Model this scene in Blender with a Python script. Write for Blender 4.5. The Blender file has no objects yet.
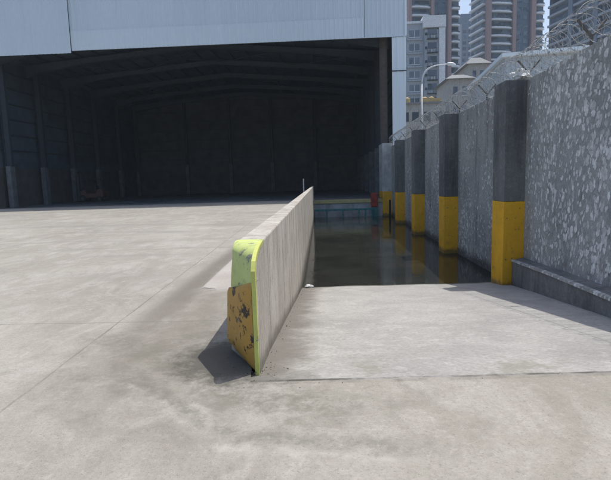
import bpy, bmesh, math, random
from mathutils import Vector, Matrix, noise
random.seed(7)
S = bpy.context.scene
COL = S.collection
# ------------------------------------------------------------------ camera
F = 490.0
def norm(v): return Vector(v).normalized()
t = 0.031
Yc = norm((20.5, 62.0, -F))
Zc = norm(Vector((1, t, 0)).cross(Yc))
Xc = Yc.cross(Zc)
R = Matrix((Xc, Yc, Zc))
cam_d = bpy.data.cameras.new('camera')
cam = bpy.data.objects.new('camera', cam_d); COL.objects.link(cam)
cam.matrix_world = Matrix.Translation((0, 0, 1.6)) @ R.to_4x4()
cam_d.sensor_width = 36; cam_d.lens = F / 611 * 36
cam_d.clip_start = 0.05; cam_d.clip_end = 5000
S.camera = cam
S.render.resolution_x = 1024; S.render.resolution_y = 804
# ------------------------------------------------------------------ light
TR = Vector((-0.33, -0.27, -1.0))           # direction the sunlight travels
elev = math.atan2(1.0, math.hypot(TR.x, TR.y))
az = math.atan2(-TR.x, -TR.y)               # bearing of the sun from +y towards +x
W = bpy.data.worlds.new('World'); S.world = W; W.use_nodes = True
nt = W.node_tree; bg = nt.nodes['Background']
sky = nt.nodes.new('ShaderNodeTexSky'); sky.sky_type = 'NISHITA'; sky.sun_disc = False
sky.sun_elevation = elev; sky.sun_rotation = az
sky.air_density = 1.0; sky.dust_density = 3.0; sky.ozone_density = 1.2
nt.links.new(sky.outputs[0], bg.inputs[0]); bg.inputs[1].default_value = 0.15
sd = bpy.data.lights.new('sun', 'SUN'); sd.energy = 3.15; sd.angle = math.radians(0.5); sd.color = (1.0, 0.95, 0.86)
sun = bpy.data.objects.new('sun', sd); COL.objects.link(sun)
sun.rotation_euler = TR.to_track_quat('-Z', 'Y').to_euler()
sun.location = (20, 30, 60)
S.view_settings.view_transform = 'Standard'; S.view_settings.look = 'None'
S.view_settings.gamma = 1; S.view_settings.use_curve_mapping = False
S.view_settings.exposure = 0.3

# ------------------------------------------------------------------ materials
class NT:
    def __init__(s, name):
        s.m = bpy.data.materials.new(name); s.m.use_nodes = True
        s.t = s.m.node_tree; s.b = s.t.nodes['Principled BSDF']
        g = s.n('ShaderNodeNewGeometry'); s.pos = g.outputs['Position']; s.nrm = g.outputs['Normal']
        sp = s.n('ShaderNodeSeparateXYZ'); s.l(s.pos, sp.inputs[0])
        s.x, s.y, s.z = sp.outputs
    def n(s, k): return s.t.nodes.new(k)
    def l(s, a, b): s.t.links.new(a, b)
    def put(s, sock, v):
        if isinstance(v, bpy.types.NodeSocket): s.l(v, sock)
        elif v is not None: sock.default_value = v
    def math(s, op, a, b=None, c=None, clamp=False):
        n = s.n('ShaderNodeMath'); n.operation = op; n.use_clamp = clamp
        s.put(n.inputs[0], a); s.put(n.inputs[1], b)
        if c is not None: s.put(n.inputs[2], c)
        return n.outputs[0]
    def ramp(s, v, lo, hi, a=0.0, b=1.0):
        n = s.n('ShaderNodeMapRange'); n.interpolation_type = 'SMOOTHSTEP'
        s.put(n.inputs[0], v); n.inputs[1].default_value = lo; n.inputs[2].default_value = hi
        n.inputs[3].default_value = a; n.inputs[4].default_value = b
        return n.outputs[0]
    def map(s, scale=(1, 1, 1), rot=(0, 0, 0), loc=(0, 0, 0), src=None):
        n = s.n('ShaderNodeMapping'); s.l(src or s.pos, n.inputs[0])
        n.inputs['Scale'].default_value = scale; n.inputs['Rotation'].default_value = rot; n.inputs['Location'].default_value = loc
        return n.outputs[0]
    def noise(s, scale, detail=4, rough=.55, vec=None, dist=0.0):
        n = s.n('ShaderNodeTexNoise'); s.l(vec or s.pos, n.inputs['Vector'])
        n.inputs['Scale'].default_value = scale; n.inputs['Detail'].default_value = detail
        n.inputs['Roughness'].default_value = rough; n.inputs['Distortion'].default_value = dist
        return n.outputs[0]
    def mix(s, f, a, b, mode='MIX'):
        n = s.n('ShaderNodeMix'); n.data_type = 'RGBA'; n.blend_type = mode
        s.put(n.inputs[0], f)
        for i, v in ((6, a), (7, b)):
            if isinstance(v, tuple): v = (*v[:3], 1)
            s.put(n.inputs[i], v)
        return n.outputs[2]
    def bump(s, h, strength=.3, dist=.01, prev=None):
        n = s.n('ShaderNodeBump'); s.l(h, n.inputs['Height'])
        n.inputs['Strength'].default_value = strength; n.inputs['Distance'].default_value = dist
        if prev: s.l(prev, n.inputs['Normal'])
        return n.outputs[0]
    def done(s, col, rough=.85, nrm=None, metal=0.0, spec=.4):
        if isinstance(col, tuple): col = (*col[:3], 1)
        s.put(s.b.inputs['Base Color'], col); s.put(s.b.inputs['Roughness'], rough)
        s.b.inputs['Metallic'].default_value = metal
        s.b.inputs['Specular IOR Level'].default_value = spec
        if nrm: s.l(nrm, s.b.inputs['Normal'])
        return s.m

def line_mask(n, coord, at, width, wob=.03, wscale=1.5):
    """1 on a thin line where coord == at (slightly wandering)"""
    w = n.math('MULTIPLY', n.math('SUBTRACT', n.noise(wscale, 3), .5), wob)
    d = n.math('ABSOLUTE', n.math('SUBTRACT', n.math('ADD', coord, w), at))
    return n.ramp(d, width * .4, width, 1, 0)

def mat_simple(name, col, rough=.6, metal=0.0, var=.12, scale=3.0, bump=.0, spec=.4, dirt=0.0):
    n = NT(name)
    a = n.noise(scale, 5, .6)
    c = n.mix(n.ramp(a, .3, .7), tuple(v * (1 - var) for v in col), tuple(min(1, v * (1 + var)) for v in col))
    if dirt:
        d = n.ramp(n.noise(scale * .6, 6, .7, n.map((3, 3, .5))), .48, .7, 0, dirt)
        c = n.mix(d, c, (.05, .045, .04))
    nm = n.bump(n.noise(scale * 12, 4), bump, .01) if bump else None
    return n.done(c, rough, nm, metal, spec)

def mat_apron():
    n = NT('apron_concrete')
    big = n.noise(.35, 5, .6, n.map((1, .6, 1)), .6)
    med = n.noise(1.6, 6, .65, n.map((1, .55, 1)), 1.2)
    fine = n.noise(28, 4, .7)
    grit = n.noise(120, 2, .6)
    c = n.mix(n.ramp(big, .3, .7), (.265, .250, .217), (.368, .352, .312))
    c = n.mix(n.ramp(med, .42, .68, 0, .55), c, (.46, .44, .41))
    c = n.mix(n.ramp(n.noise(6.5, 6, .75, n.map((1, .6, 1), loc=(3, 8, 0)), .5), .5, .72, 0, .5), c, (.21, .195, .175))
    bands = n.noise(.55, 4, .6, n.map((.25, 1.3, 1), loc=(11, 2, 0)), .4)
    c = n.mix(n.math('MULTIPLY', n.ramp(bands, .5, .66, 0, .6), n.ramp(n.y, 6, 12)), c, (.235, .225, .215))
    c = n.mix(n.ramp(n.noise(.9, 6, .7, n.map((1, .7, 1), loc=(7, 3, 0)), .9), .52, .72, 0, .42), c, (.20, .187, .165))
    # pale scoured, wavy marks
    wv = n.noise(1.1, 3, .5, n.map((1, 1.6, 1), rot=(0, 0, .5), loc=(2, 9, 0)), 2.2)
    wl = n.ramp(n.math('ABSOLUTE', n.math('SUBTRACT', wv, .5)), .0, .035, 1, 0)
    wl = n.math('MULTIPLY', wl, n.ramp(n.noise(.7, 2, .5, n.map(loc=(1, 5, 0))), .42, .62, 0, .32))
    wl = n.math('MULTIPLY', wl, n.ramp(n.noise(8, 5, .75), .35, .6, .1, 1)); c = n.mix(wl, c, (.52, .49, .455))
    # scuffs
    sc = n.ramp(n.noise(5, 5, .75, n.map((1, .35, 1), rot=(0, 0, .2)), .6), .62, .72, 0, .4)
    c = n.mix(sc, c, (.50, .475, .445))
    c = n.mix(n.ramp(fine, .3, .7, 0, .35), c, (.22, .205, .185))
    c = n.mix(n.ramp(grit, .55, .72, 0, .4), c, (.50, .48, .44))
    c = n.mix(n.ramp(n.noise(55, 3, .7, n.map(loc=(2, 2, 2))), .56, .7, 0, .6), c, (.14, .13, .115))
    c = n.mix(n.ramp(n.noise(16, 5, .8, n.map(loc=(5, 2, 2))), .54, .7, 0, .4), c, (.46, .44, .405))
    yc = n.math('ADD', n.ramp(n.x, -1.75, -.5, 3.50, 2.68), n.math('MULTIPLY', n.x, -.12))
    dc = n.math('ADD', n.math('SUBTRACT', n.y, yc), n.math('MULTIPLY', n.math('SUBTRACT', n.noise(3.2, 5, .7), .5), .34))
    xe = n.math('MULTIPLY', n.ramp(n.x, -2.4, -1.6), n.ramp(n.x, .9, .1))
    pb = n.math('MULTIPLY', n.math('MULTIPLY', n.ramp(n.math('ABSOLUTE', dc), .0, .10, .42, 0), n.ramp(n.noise(7, 6, .85), .42, .62, .05, 1)), xe)
    db = n.math('MULTIPLY', n.math('MULTIPLY', n.ramp(n.math('ABSOLUTE', n.math('SUBTRACT', dc, .13)), .03, .15, .65, 0), n.ramp(n.noise(7, 6, .8, n.map(loc=(6, 0, 2))), .4, .6, .1, 1)), xe)
    c = n.mix(db, c, (.17, .17, .145)); c = n.mix(pb, c, (.52, .50, .46))
    yc2 = n.math('ADD', n.ramp(n.x, -2.6, -.3, 4.9, 3.35), 0)
    dc2 = n.math('ADD', n.math('SUBTRACT', n.y, yc2), n.math('MULTIPLY', n.math('SUBTRACT', n.noise(2.4, 6, .75, n.map(loc=(3, 0, 1))), .5), .7))
    db2 = n.math('MULTIPLY', n.math('MULTIPLY', n.ramp(n.math('ABSOLUTE', dc2), .04, .34, .75, 0), n.ramp(n.noise(10, 6, .85, n.map(loc=(1, 0, 2))), .4, .6, .15, 1)), n.math('MULTIPLY', n.ramp(n.x, -3.0, -2.2), n.ramp(n.x, .6, -.2)))
    c = n.mix(db2, c, (.18, .175, .145))
    c = n.mix(n.ramp(n.noise(13, 6, .85, n.map(loc=(7, 7, 1))), .52, .7, 0, .45), c, (.19, .18, .155))
    # joints
    xs = n.math('ADD', n.x, n.math('MULTIPLY', n.y, .036))
    yl = n.math('SUBTRACT', n.y, n.math('MULTIPLY', n.x, .035))
    c = n.mix(n.math('MULTIPLY', line_mask(n, xs, -2.27, .014), n.ramp(n.noise(1.2, 4), .35, .6, .2, .55)), c, (.10, .09, .08))
    for yy in (5.47, 11.7, 17.7, 23.7):
        lm = n.math('MULTIPLY', line_mask(n, n.y, yy, .012 + yy * .0012), n.ramp(n.x, -1.25, -1.35, 0, .42))
        c = n.mix(lm, c, (.13, .115, .10))
    for xx in (-8.2, -14.2, -20.2):
        c = n.mix(n.math('MULTIPLY', line_mask(n, xs, xx, .03), .4), c, (.13, .12, .11))
    # dirt caught beside the parapet foot
    d1 = n.math('MULTIPLY', n.ramp(n.math('ABSOLUTE', n.math('SUBTRACT', n.math('ADD', xs, n.math('MULTIPLY', big, .9)), -1.05)), .1, .75, 1, 0),
                n.ramp(n.math('ABSOLUTE', n.math('SUBTRACT', n.y, 5.4)), .8, 2.6, .8, 0))
    d1 = n.math('MULTIPLY', d1, n.ramp(n.noise(3, 5, .7), .3, .6, .35, .75))
    c = n.mix(d1, c, (.17, .155, .13))
    dx = n.math('ADD', n.x, .75); dy = n.math('SUBTRACT', n.y, 4.25)
    rr = n.math('SQRT', n.math('ADD', n.math('MULTIPLY', dx, dx), n.math('MULTIPLY', n.math('MULTIPLY', dy, dy), 1.4)))
    rn = n.math('ADD', rr, n.math('MULTIPLY', n.math('SUBTRACT', n.noise(2.2, 5, .7, None, .8), .5), 1.5))
    ar = n.math('MULTIPLY', n.ramp(n.math('ABSOLUTE', n.math('SUBTRACT', n.math('FRACT', n.math('MULTIPLY', rn, 1.5)), .5)), .05, .4, .55, 0), n.ramp(rr, 1.1, 2.4, 1, 0))
    ar = n.math('MULTIPLY', ar, n.ramp(n.noise(4, 6, .8), .35, .62, .1, 1))
    c = n.mix(ar, c, (.16, .15, .125))
    sp_ = n.math('MULTIPLY', n.ramp(n.math('ADD', rr, n.math('MULTIPLY', n.math('SUBTRACT', n.noise(7, 6, .8), .5), 1.1)), .45, .85, .85, 0), 1)
    c = n.mix(sp_, c, (.085, .08, .07))
    d2 = n.math('MULTIPLY', n.ramp(n.math('ABSOLUTE', n.math('SUBTRACT', n.math('ADD', n.x, n.math('MULTIPLY', med, .25)), -1.98)), .04, .34, 1, 0), n.ramp(n.math('ABSOLUTE', n.math('SUBTRACT', n.y, 10.5)), 3.2, 7.5, .75, 0))
    c = n.mix(d2, c, (.15, .135, .115))
    # dark band by the ramp lip
    lip = n.math('MULTIPLY', line_mask(n, yl, 3.72, .05, .05, 3), n.ramp(n.x, -.7, -.5, 0, .3))
    c = n.mix(n.math('MULTIPLY', lip, n.ramp(n.noise(4, 3), .35, .6)), c, (.08, .075, .065))
    nm = n.bump(fine, .25, .01); nm = n.bump(grit, .5, .004, nm); nm = n.bump(med, .25, .05, nm)
    return n.done(c, .9, nm, spec=.25)

def mat_ramp():
    n = NT('ramp_concrete')
    big = n.noise(.8, 5, .6, None, .8)
    fine = n.noise(30, 4, .75)
    br = n.noise(9, 4, .6, n.map((.25, 2.2, 1)))      # broom strokes across
    c = n.mix(n.ramp(big, .3, .7), (.31, .308, .297), (.41, .405, .392))
    c = n.mix(n.ramp(n.noise(4, 5, .75), .5, .7, 0, .6), c, (.52, .515, .50))
    c = n.mix(n.ramp(n.noise(14, 6, .85), .5, .68, 0, .6), c, (.20, .197, .185))
    c = n.mix(n.ramp(n.noise(60, 3, .7), .54, .68, 0, .6), c, (.56, .555, .54))
    c = n.mix(n.ramp(fine, .35, .7, 0, .5), c, (.20, .195, .185))
    # dirt along the left parapet and the lip, mossy spots
    dl = n.ramp(n.math('ADD', n.x, n.math('MULTIPLY', n.noise(2.2, 5, .7), .8)), -.15, .35, .8, 0)
    c = n.mix(dl, c, (.13, .12, .105))
    ms = n.math('MULTIPLY', n.ramp(n.noise(1.3, 5, .75, n.map(loc=(4, 1, 0))), .5, .68, 0, .5), n.ramp(n.y, 5.2, 4.0, 0, 1))
    c = n.mix(ms, c, (.17, .17, .12))
    lip = n.math('MULTIPLY', line_mask(n, n.math('SUBTRACT', n.y, n.math('MULTIPLY', n.x, .035)), 3.765, .04, .05, 3), n.ramp(n.noise(2.5, 4, .7), .38, .62, .1, .8))
    c = n.mix(lip, c, (.05, .048, .04))
    # wet dark band just above the waterline
    wet = n.ramp(n.math('ADD', n.z, n.math('MULTIPLY', n.noise(1.5, 4), .05)), -1.25, -1.21, .8, 0)
    c = n.mix(wet, c, (.05, .048, .04))
    nm = n.bump(fine, .6, .012); nm = n.bump(br, .35, .012, nm)
    return n.done(c, .92, nm, spec=.25)

def mat_wall(name, kind):
    n = NT(name)
    big = n.noise(.9, 5, .6, n.map((1, 1, .5)))
    st = n.noise(3.0, 5, .65, n.map((1, 1, .12)), .3)
    fine = n.noise(25, 4, .7)
    lo, hi = {'spotted': ((.29, .295, .295), (.41, .415, .405)), 'streaked': ((.30, .30, .29), (.44, .44, .42)), 'pillar': ((.125, .127, .13), (.205, .207, .205)), 'ledge': ((.14, .143, .145), (.24, .24, .235))}[kind]
    c = n.mix(n.ramp(big, .3, .7), lo, hi)
    c = n.mix(n.ramp(st, .5, .72, 0, .35 if kind != 'pillar' else .5), c, (.29, .285, .27))
    c = n.mix(n.ramp(n.noise(5, 6, .75), .48, .72, 0, .5), c, (.34, .34, .33))
    c = n.mix(n.ramp(n.noise(3.2, 6, .75, n.map(loc=(9, 9, 9))), .5, .7, 0, .5), c, (.10, .10, .10))
    c = n.mix(n.ramp(n.noise(2.2, 5, .7, n.map((1, 1, .1), loc=(3, 3, 3))), .5, .68, 0, .5 if kind != 'spotted' else .25), c, (.055, .055, .055))
    c = n.mix(n.ramp(fine, .35, .7, 0, .35), c, (.07, .07, .07))
    h = fine
    if kind not in ('pillar', 'ledge'):
        warp = n.n('ShaderNodeVectorMath'); warp.operation = 'ADD'
        nz = n.n('ShaderNodeTexNoise'); n.l(n.pos, nz.inputs[0]); nz.inputs['Scale'].default_value = 6; nz.inputs['Detail'].default_value = 6; nz.inputs['Roughness'].default_value = .65
        sc = n.n('ShaderNodeVectorMath'); sc.operation = 'SCALE'; n.l(nz.outputs['Color'], sc.inputs[0]); sc.inputs['Scale'].default_value = .24
        n.l(n.pos, warp.inputs[0]); n.l(sc.outputs[0], warp.inputs[1])
        v = n.n('ShaderNodeTexVoronoi'); v.voronoi_dimensions = '2D'
        s2 = n.n('ShaderNodeSeparateXYZ'); n.l(warp.outputs[0], s2.inputs[0]); c2 = n.n('ShaderNodeCombineXYZ')
        n.l(n.math('ADD', n.math('MULTIPLY', s2.outputs[1], 1.2), n.math('MULTIPLY', s2.outputs[2], .2)), c2.inputs[0])
        n.l(n.math('SUBTRACT', n.math('MULTIPLY', s2.outputs[2], .85), n.math('MULTIPLY', s2.outputs[1], .25)), c2.inputs[1])
        n.l(c2.outputs[0], v.inputs['Vector'])
        v.inputs['Scale'].default_value = 7.4; v.inputs['Randomness'].default_value = 1
        sepc = n.n('ShaderNodeSeparateColor'); n.l(v.outputs['Color'], sepc.inputs[0])
        dens = n.noise(.7, 4, .6, n.map(loc=(0, 1.0, 2)))
        if kind == 'spotted':
            dm = n.math('MULTIPLY', n.ramp(dens, .35, .6, .65, 1.05), n.ramp(n.y, 10.0, 11.9, 1, .65))
        else:
            dm = n.math('MULTIPLY', n.ramp(dens, .42, .6, .45, .95), n.ramp(n.z, 0, 3.5, 1, .6))
        rad = n.math('MULTIPLY', n.math('ADD', n.math('MULTIPLY', n.math('POWER', sepc.outputs[0], 1.5), .46), .20), dm)
        df = n.math('ADD', n.math('SUBTRACT', v.outputs['Distance'], rad), n.math('MULTIPLY', n.math('SUBTRACT', n.noise(26, 4, .7), .5), .30))
        halo = n.math('MULTIPLY', n.ramp(df, .0, .16, 1, 0), n.ramp(rad, .14, .24))
        blob = n.ramp(df, -.02, .04, 1, 0)
        blob = n.math('MULTIPLY', blob, n.ramp(rad, .14, .24))
        blob = n.math('MULTIPLY', blob, n.ramp(sepc.outputs[1], .0, .8, .45, 1))
        c = n.mix(n.math('MULTIPLY', halo, .35), c, (.12, .125, .125))
        c = n.mix(n.math('MULTIPLY', blob, .92), c, n.mix(n.ramp(n.noise(14, 3), .3, .7), (.50, .51, .51), (.80, .81, .81)))
        n2 = n.ramp(n.noise(11, 5, .8, n.map((1, 1, .6))), .56, .64, 0, .55 if kind == 'spotted' else .3)
        c = n.mix(n2, c, (.48, .49, .48))
        h2 = blob
    # white lime bloom low down
    if kind == 'streaked':
        lime = n.math('MULTIPLY', n.ramp(n.noise(2.4, 6, .8, None, .6), .5, .64), n.ramp(n.math('ABSOLUTE', n.math('ADD', n.z, .55)), .15, .55, .7, 0))
        c = n.mix(lime, c, (.42, .43, .43))
    # damp dark foot
    c = n.mix(n.ramp(n.math('ADD', n.z, n.math('MULTIPLY', n.noise(2, 4), .3)), -1.05, -.75, .75, 0), c, (.035, .036, .036))
    nm = n.bump(h, .4, .015)
    if kind not in ('pillar', 'ledge'): nm = n.bump(h2, .5, .02, nm)
    return n.done(c, .9, nm, spec=.25)

def mat_paint(name, col, chips=.62, under=(.13, .13, .125), spill=None):
    n = NT(name)
    a = n.noise(2.5, 6, .7)
    c = n.mix(n.ramp(a, .3, .7), tuple(v * .82 for v in col), col)
    c = n.mix(n.ramp(n.noise(4, 5, .7, n.map((1, 1, .2))), .55, .75, 0, .45), c, tuple(v * .45 for v in col))
    ch = n.ramp(n.noise(7, 7, .75, n.map(loc=(1, 2, 3))), chips, chips + .03)
    c = n.mix(ch, c, under)
    if name == 'yellow_paint':
        tide = n.ramp(n.math('ADD', n.z, n.math('MULTIPLY', n.noise(4, 5, .7), .35)), -1.02, -.85, .75, 0)
        c = n.mix(tide, c, (.10, .085, .05))
        sc = n.ramp(n.noise(6, 6, .8, n.map((1, 1, .35), loc=(6, 6, 6))), .58, .66, 0, .7)
        c = n.mix(n.math('MULTIPLY', sc, n.ramp(n.z, .6, -.9, .3, 1)), c, (.30, .24, .12))
    nm = n.bump(n.noise(18, 5), .3, .01); nm = n.bump(ch, .6, -.01, nm)
    return n.done(c, .6, nm, spec=.35)

def mat_parapet():
    n = NT('parapet_concrete')
    st = n.noise(2.4, 6, .7, n.map((1, 2.2, .13)), .25)
    st2 = n.noise(5.5, 5, .65, n.map((1, 2.5, .1), loc=(5, 5, 5)), .2)
    fine = n.noise(30, 4, .7)
    c = n.mix(n.ramp(n.noise(1.2, 5, .6), .3, .7), (.40, .375, .335), (.53, .505, .465))
    c = n.mix(n.ramp(st, .5, .62, 0, .55), c, (.20, .175, .145))
    c = n.mix(n.ramp(n.noise(1.7, 6, .75, n.map((1, 1, .5), loc=(3, 1, 6))), .48, .66, 0, .5), c, (.27, .25, .22))
    c = n.mix(n.ramp(st2, .52, .66, 0, .45), c, (.62, .60, .56))
    c = n.mix(n.ramp(n.noise(3, 6, .7), .5, .72, 0, .5), c, (.25, .225, .19))
    c = n.mix(n.ramp(fine, .4, .75, 0, .35), c, (.18, .16, .14))
    # board joints
    yy = n.math('MULTIPLY', n.math('FRACT', n.math('MULTIPLY', n.y, 1 / .92)), 1)
    jl = n.ramp(n.math('ABSOLUTE', n.math('SUBTRACT', yy, .5)), .0, .02, .5, 0)
    c = n.mix(jl, c, (.12, .11, .095))
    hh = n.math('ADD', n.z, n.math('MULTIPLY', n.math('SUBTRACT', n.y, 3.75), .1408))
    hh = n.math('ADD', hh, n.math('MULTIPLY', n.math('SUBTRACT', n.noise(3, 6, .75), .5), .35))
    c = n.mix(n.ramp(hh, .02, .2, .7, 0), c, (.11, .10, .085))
    # tide marks
    c = n.mix(n.ramp(n.math('ADD', n.z, n.math('MULTIPLY', n.noise(2, 5, .7), .5)), -.95, -.45, .85, 0), c, (.085, .08, .07))
    nm = n.bump(fine, .4, .012); nm = n.bump(st, .4, .02, nm)
    return n.done(c, .9, nm, spec=.25)

def mat_water():
    n = NT('murky_water')
    c = n.mix(n.ramp(n.noise(.5, 4, .6), .35, .65), (.017, .019, .016), (.028, .030, .026))
    h = n.noise(2.2, 4, .6, n.map((.7, 1.6, 1)), .5)
    film = n.ramp(n.noise(.9, 5, .7, n.map((1, .35, 1), loc=(2, 2, 0)), .6), .5, .72)
    nm = n.bump(h, .07, .03)
    m = n.done(c, n.math('ADD', n.math('MULTIPLY', film, .14), .06), nm, spec=.5)
    n.b.inputs['IOR'].default_value = 1.33
    return m

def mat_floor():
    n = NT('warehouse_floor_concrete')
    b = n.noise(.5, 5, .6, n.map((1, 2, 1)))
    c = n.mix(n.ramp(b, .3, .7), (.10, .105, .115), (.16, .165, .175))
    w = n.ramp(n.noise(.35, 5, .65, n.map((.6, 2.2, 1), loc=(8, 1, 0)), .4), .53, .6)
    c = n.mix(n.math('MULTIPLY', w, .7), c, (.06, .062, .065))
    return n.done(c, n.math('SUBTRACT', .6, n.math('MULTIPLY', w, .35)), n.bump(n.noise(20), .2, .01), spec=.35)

def mat_clad(name, col, streak=.3):
    n = NT(name)
    c = n.mix(n.ramp(n.noise(.25, 4, .6, n.map((1, 1, .25))), .3, .7), tuple(v * .94 for v in col), col)
    c = n.mix(n.ramp(n.noise(2.5, 5, .7, n.map((1, 1, .06))), .5, .75, 0, streak), c, tuple(v * .72 for v in col))
    return n.done(c, .5, None, 0.0, .35)

M = {}
M['apron'] = mat_apron(); M['ramp'] = mat_ramp(); M['parapet'] = mat_parapet()
M['spotted'] = mat_wall('spotted_grey_render', 'spotted'); M['streaked'] = mat_wall('streaked_grey_render', 'streaked'); M['pillar'] = mat_wall('dark_pillar_concrete', 'pillar'); M['ledge'] = mat_wall('stained_ledge_concrete', 'ledge')
M['yellow'] = mat_paint('yellow_paint', (.86, .46, .025), .61)
M['orange'] = mat_paint('chipped_orange_paint', (.50, .29, .065), .55, (.04, .035, .03))
M['lime'] = mat_paint('lime_paint', (.54, .62, .22), .57, (.25, .24, .2))
M['lemon'] = mat_paint('lemon_paint', (.60, .64, .18), .64, (.3, .3, .25))
M['cream_paint'] = mat_paint('faded_yellow_paint', (.55, .50, .24), .6, (.3, .3, .28))
M['water'] = mat_water(); M['floor'] = mat_floor()
M['clad'] = mat_clad('pale_blue_steel_cladding', (.62, .72, .81))
M['clad2'] = mat_clad('paler_steel_cladding', (.66, .76, .84), .2)
M['clad_white'] = mat_clad('white_blue_cladding', (.72, .82, .90), .15)
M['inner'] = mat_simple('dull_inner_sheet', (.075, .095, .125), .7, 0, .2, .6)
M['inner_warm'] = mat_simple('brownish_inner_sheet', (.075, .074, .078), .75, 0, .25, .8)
M['steel_dark'] = mat_simple('dark_painted_steel', (.045, .055, .07), .55)
M['steel_mid'] = mat_simple('grey_painted_steel', (.045, .056, .072), .55)
M['steel_brown'] = mat_simple('brown_primed_steel', (.105, .09, .082), .6, 0, .2, 4, dirt=.4)
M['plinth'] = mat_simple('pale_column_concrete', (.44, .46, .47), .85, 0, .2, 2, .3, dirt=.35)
M['plinth_in'] = mat_simple('dimmed_column_concrete', (.12, .13, .14), .85, 0, .2, 2, .3, dirt=.35)  # same column concrete, with the dimness of the interior put into its colour
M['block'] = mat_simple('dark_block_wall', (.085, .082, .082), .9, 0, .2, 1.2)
M['teal'] = mat_simple('teal_painted_steel', (.04, .22, .22), .5, 0, .3, 6)
M['red'] = mat_simple('faded_red_paint', (.34, .045, .03), .55, 0, .3, 6, dirt=.4)
M['galv'] = mat_simple('galvanised_steel', (.42, .43, .44), .45, .6, .15, 8)
M['wire'] = mat_simple('weathered_razor_tape', (.36, .365, .36), .6, .3, .35, 10)
M['rust'] = mat_simple('dark_rusty_bracket', (.13, .12, .11), .7, .2, .3, 10)
M['lamp_white'] = mat_simple('white_lamp_enamel', (.72, .74, .76), .4)
M['plastic'] = mat_simple('white_plastic_film', (.75, .76, .76), .45)
M['rubber'] = mat_simple('black_rubber', (.02, .02, .02), .8)
M['fork_orange'] = mat_simple('dusty_orange_enamel', (.11, .05, .038), .5)
M['black_steel'] = mat_simple('black_steel', (.03, .03, .035), .5)

# ------------------------------------------------------------------ mesh helpers
class MB:
    def __init__(s): s.v = []; s.f = []; s.mi = []; s.cur = 0
    def poly(s, pts):
        i = len(s.v); s.v += [tuple(p) for p in pts]; s.f.append(tuple(range(i, i + len(pts)))); s.mi.append(s.cur)
    def hexa(s, b, tp):
        """b, tp: 4 bottom and 4 top points, counter-clockwise seen from above"""
        i = len(s.v); s.v += [tuple(p) for p in b] + [tuple(p) for p in tp]
        for q in ((3, 2, 1, 0), (4, 5, 6, 7), (0, 1, 5, 4), (1, 2, 6, 5), (2, 3, 7, 6), (3, 0, 4, 7)):
            s.f.append(tuple(i + k for k in q)); s.mi.append(s.cur)
    def box(s, x0, x1, y0, y1, z0, z1):
        b = [(x0, y0), (x1, y0), (x1, y1), (x0, y1)]
        s.hexa([(x, y, z0) for x, y in b], [(x, y, z1) for x, y in b])
    def bar(s, a, b, w, h=None, up=(0, 0, 1)):
        a = Vector(a); b = Vector(b); d = (b - a).normalized(); h = h or w
        u = Vector(up)
        if abs(d.dot(u)) > .98: u = Vector((0, 1, 0))
        r = d.cross(u).normalized() * w / 2; u = r.cross(d).normalized() * h / 2
        s.hexa([a - r - u, a + r - u, b + r - u, b - r - u], [a - r + u, a + r + u, b + r + u, b - r + u])
    def tube(s, pts, rad, n=8, cap=True):
        pts = [Vector(p) for p in pts]; rads = rad if isinstance(rad, (list, tuple)) else [rad] * len(pts)
        base = len(s.v); prev = None
        for k, p in enumerate(pts):
            d = (pts[min(k + 1, len(pts) - 1)] - pts[max(k - 1, 0)]).normalized()
            u = prev if prev is not None else (Vector((0, 0, 1)) if abs(d.z) < .9 else Vector((1, 0, 0)))
            u = (u - d * u.dot(d)).normalized(); prev = u; w = d.cross(u)
            for j in range(n):
                a = 2 * math.pi * j / n
                s.v.append(tuple(p + (u * math.cos(a) + w * math.sin(a)) * rads[k]))
        for k in range(len(pts) - 1):
            for j in range(n):
                a = base + k * n + j; b = base + k * n + (j + 1) % n
                s.f.append((a, b, b + n, a + n)); s.mi.append(s.cur)
        if cap and n > 2:
            s.f.append(tuple(base + j for j in range(n - 1, -1, -1))); s.mi.append(s.cur)
            s.f.append(tuple(base + (len(pts) - 1) * n + j for j in range(n))); s.mi.append(s.cur)
    def cyl(s, c, axis, r, h, n=20):
        c = Vector(c); a = Vector(axis).normalized() * h / 2
        s.tube([c - a, c + a], r, n)
    def build(s, name, mat, parent=None, bevel=0, smooth=False, segs=2):
        me = bpy.data.meshes.new(name)
        off = Vector(parent.location) if parent and parent.type == 'EMPTY' else Vector((0, 0, 0))
        if parent and parent.type != 'EMPTY' and parent.parent: off = Vector(parent.parent.location)
        me.from_pydata([tuple(Vector(p) - off) for p in s.v], [], s.f)
        for m in (mat if isinstance(mat, (list, tuple)) else [mat]): me.materials.append(M[m] if isinstance(m, str) else m)
        me.polygons.foreach_set('material_index', s.mi)
        bm = bmesh.new(); bm.from_mesh(me)
        bmesh.ops.recalc_face_normals(bm, faces=bm.faces); bm.to_mesh(me); bm.free()
        if smooth: me.polygons.foreach_set('use_smooth', [True] * len(me.polygons))
        me.update()
        o = bpy.data.objects.new(name, me); COL.objects.link(o)
        if parent: o.parent = parent
        if bevel:
            b = o.modifiers.new('bevel', 'BEVEL'); b.width = bevel; b.segments = segs; b.limit_method = 'ANGLE'
        return o
def thing(name, loc, label, cat, group=None):
    o = bpy.data.objects.new(name, None); COL.objects.link(o); o.location = loc
    o['label'] = label; o['category'] = cat
    if group: o['group'] = group
    return o
def tag(o, label, cat, group=None):
    o['label'] = label; o['category'] = cat
    if group: o['group'] = group
    return o
def struct(o): o['kind'] = 'structure'; return o
def at(px, py, Y):
    """ray through photo pixel, at world depth Y"""
    d = R @ Vector((px - 305.5, 240 - py, -F))
    return Vector((0, 0, 1.6)) + d * (Y / d.y)
def X(px, Y): return (px - 326) / F * Y
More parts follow.
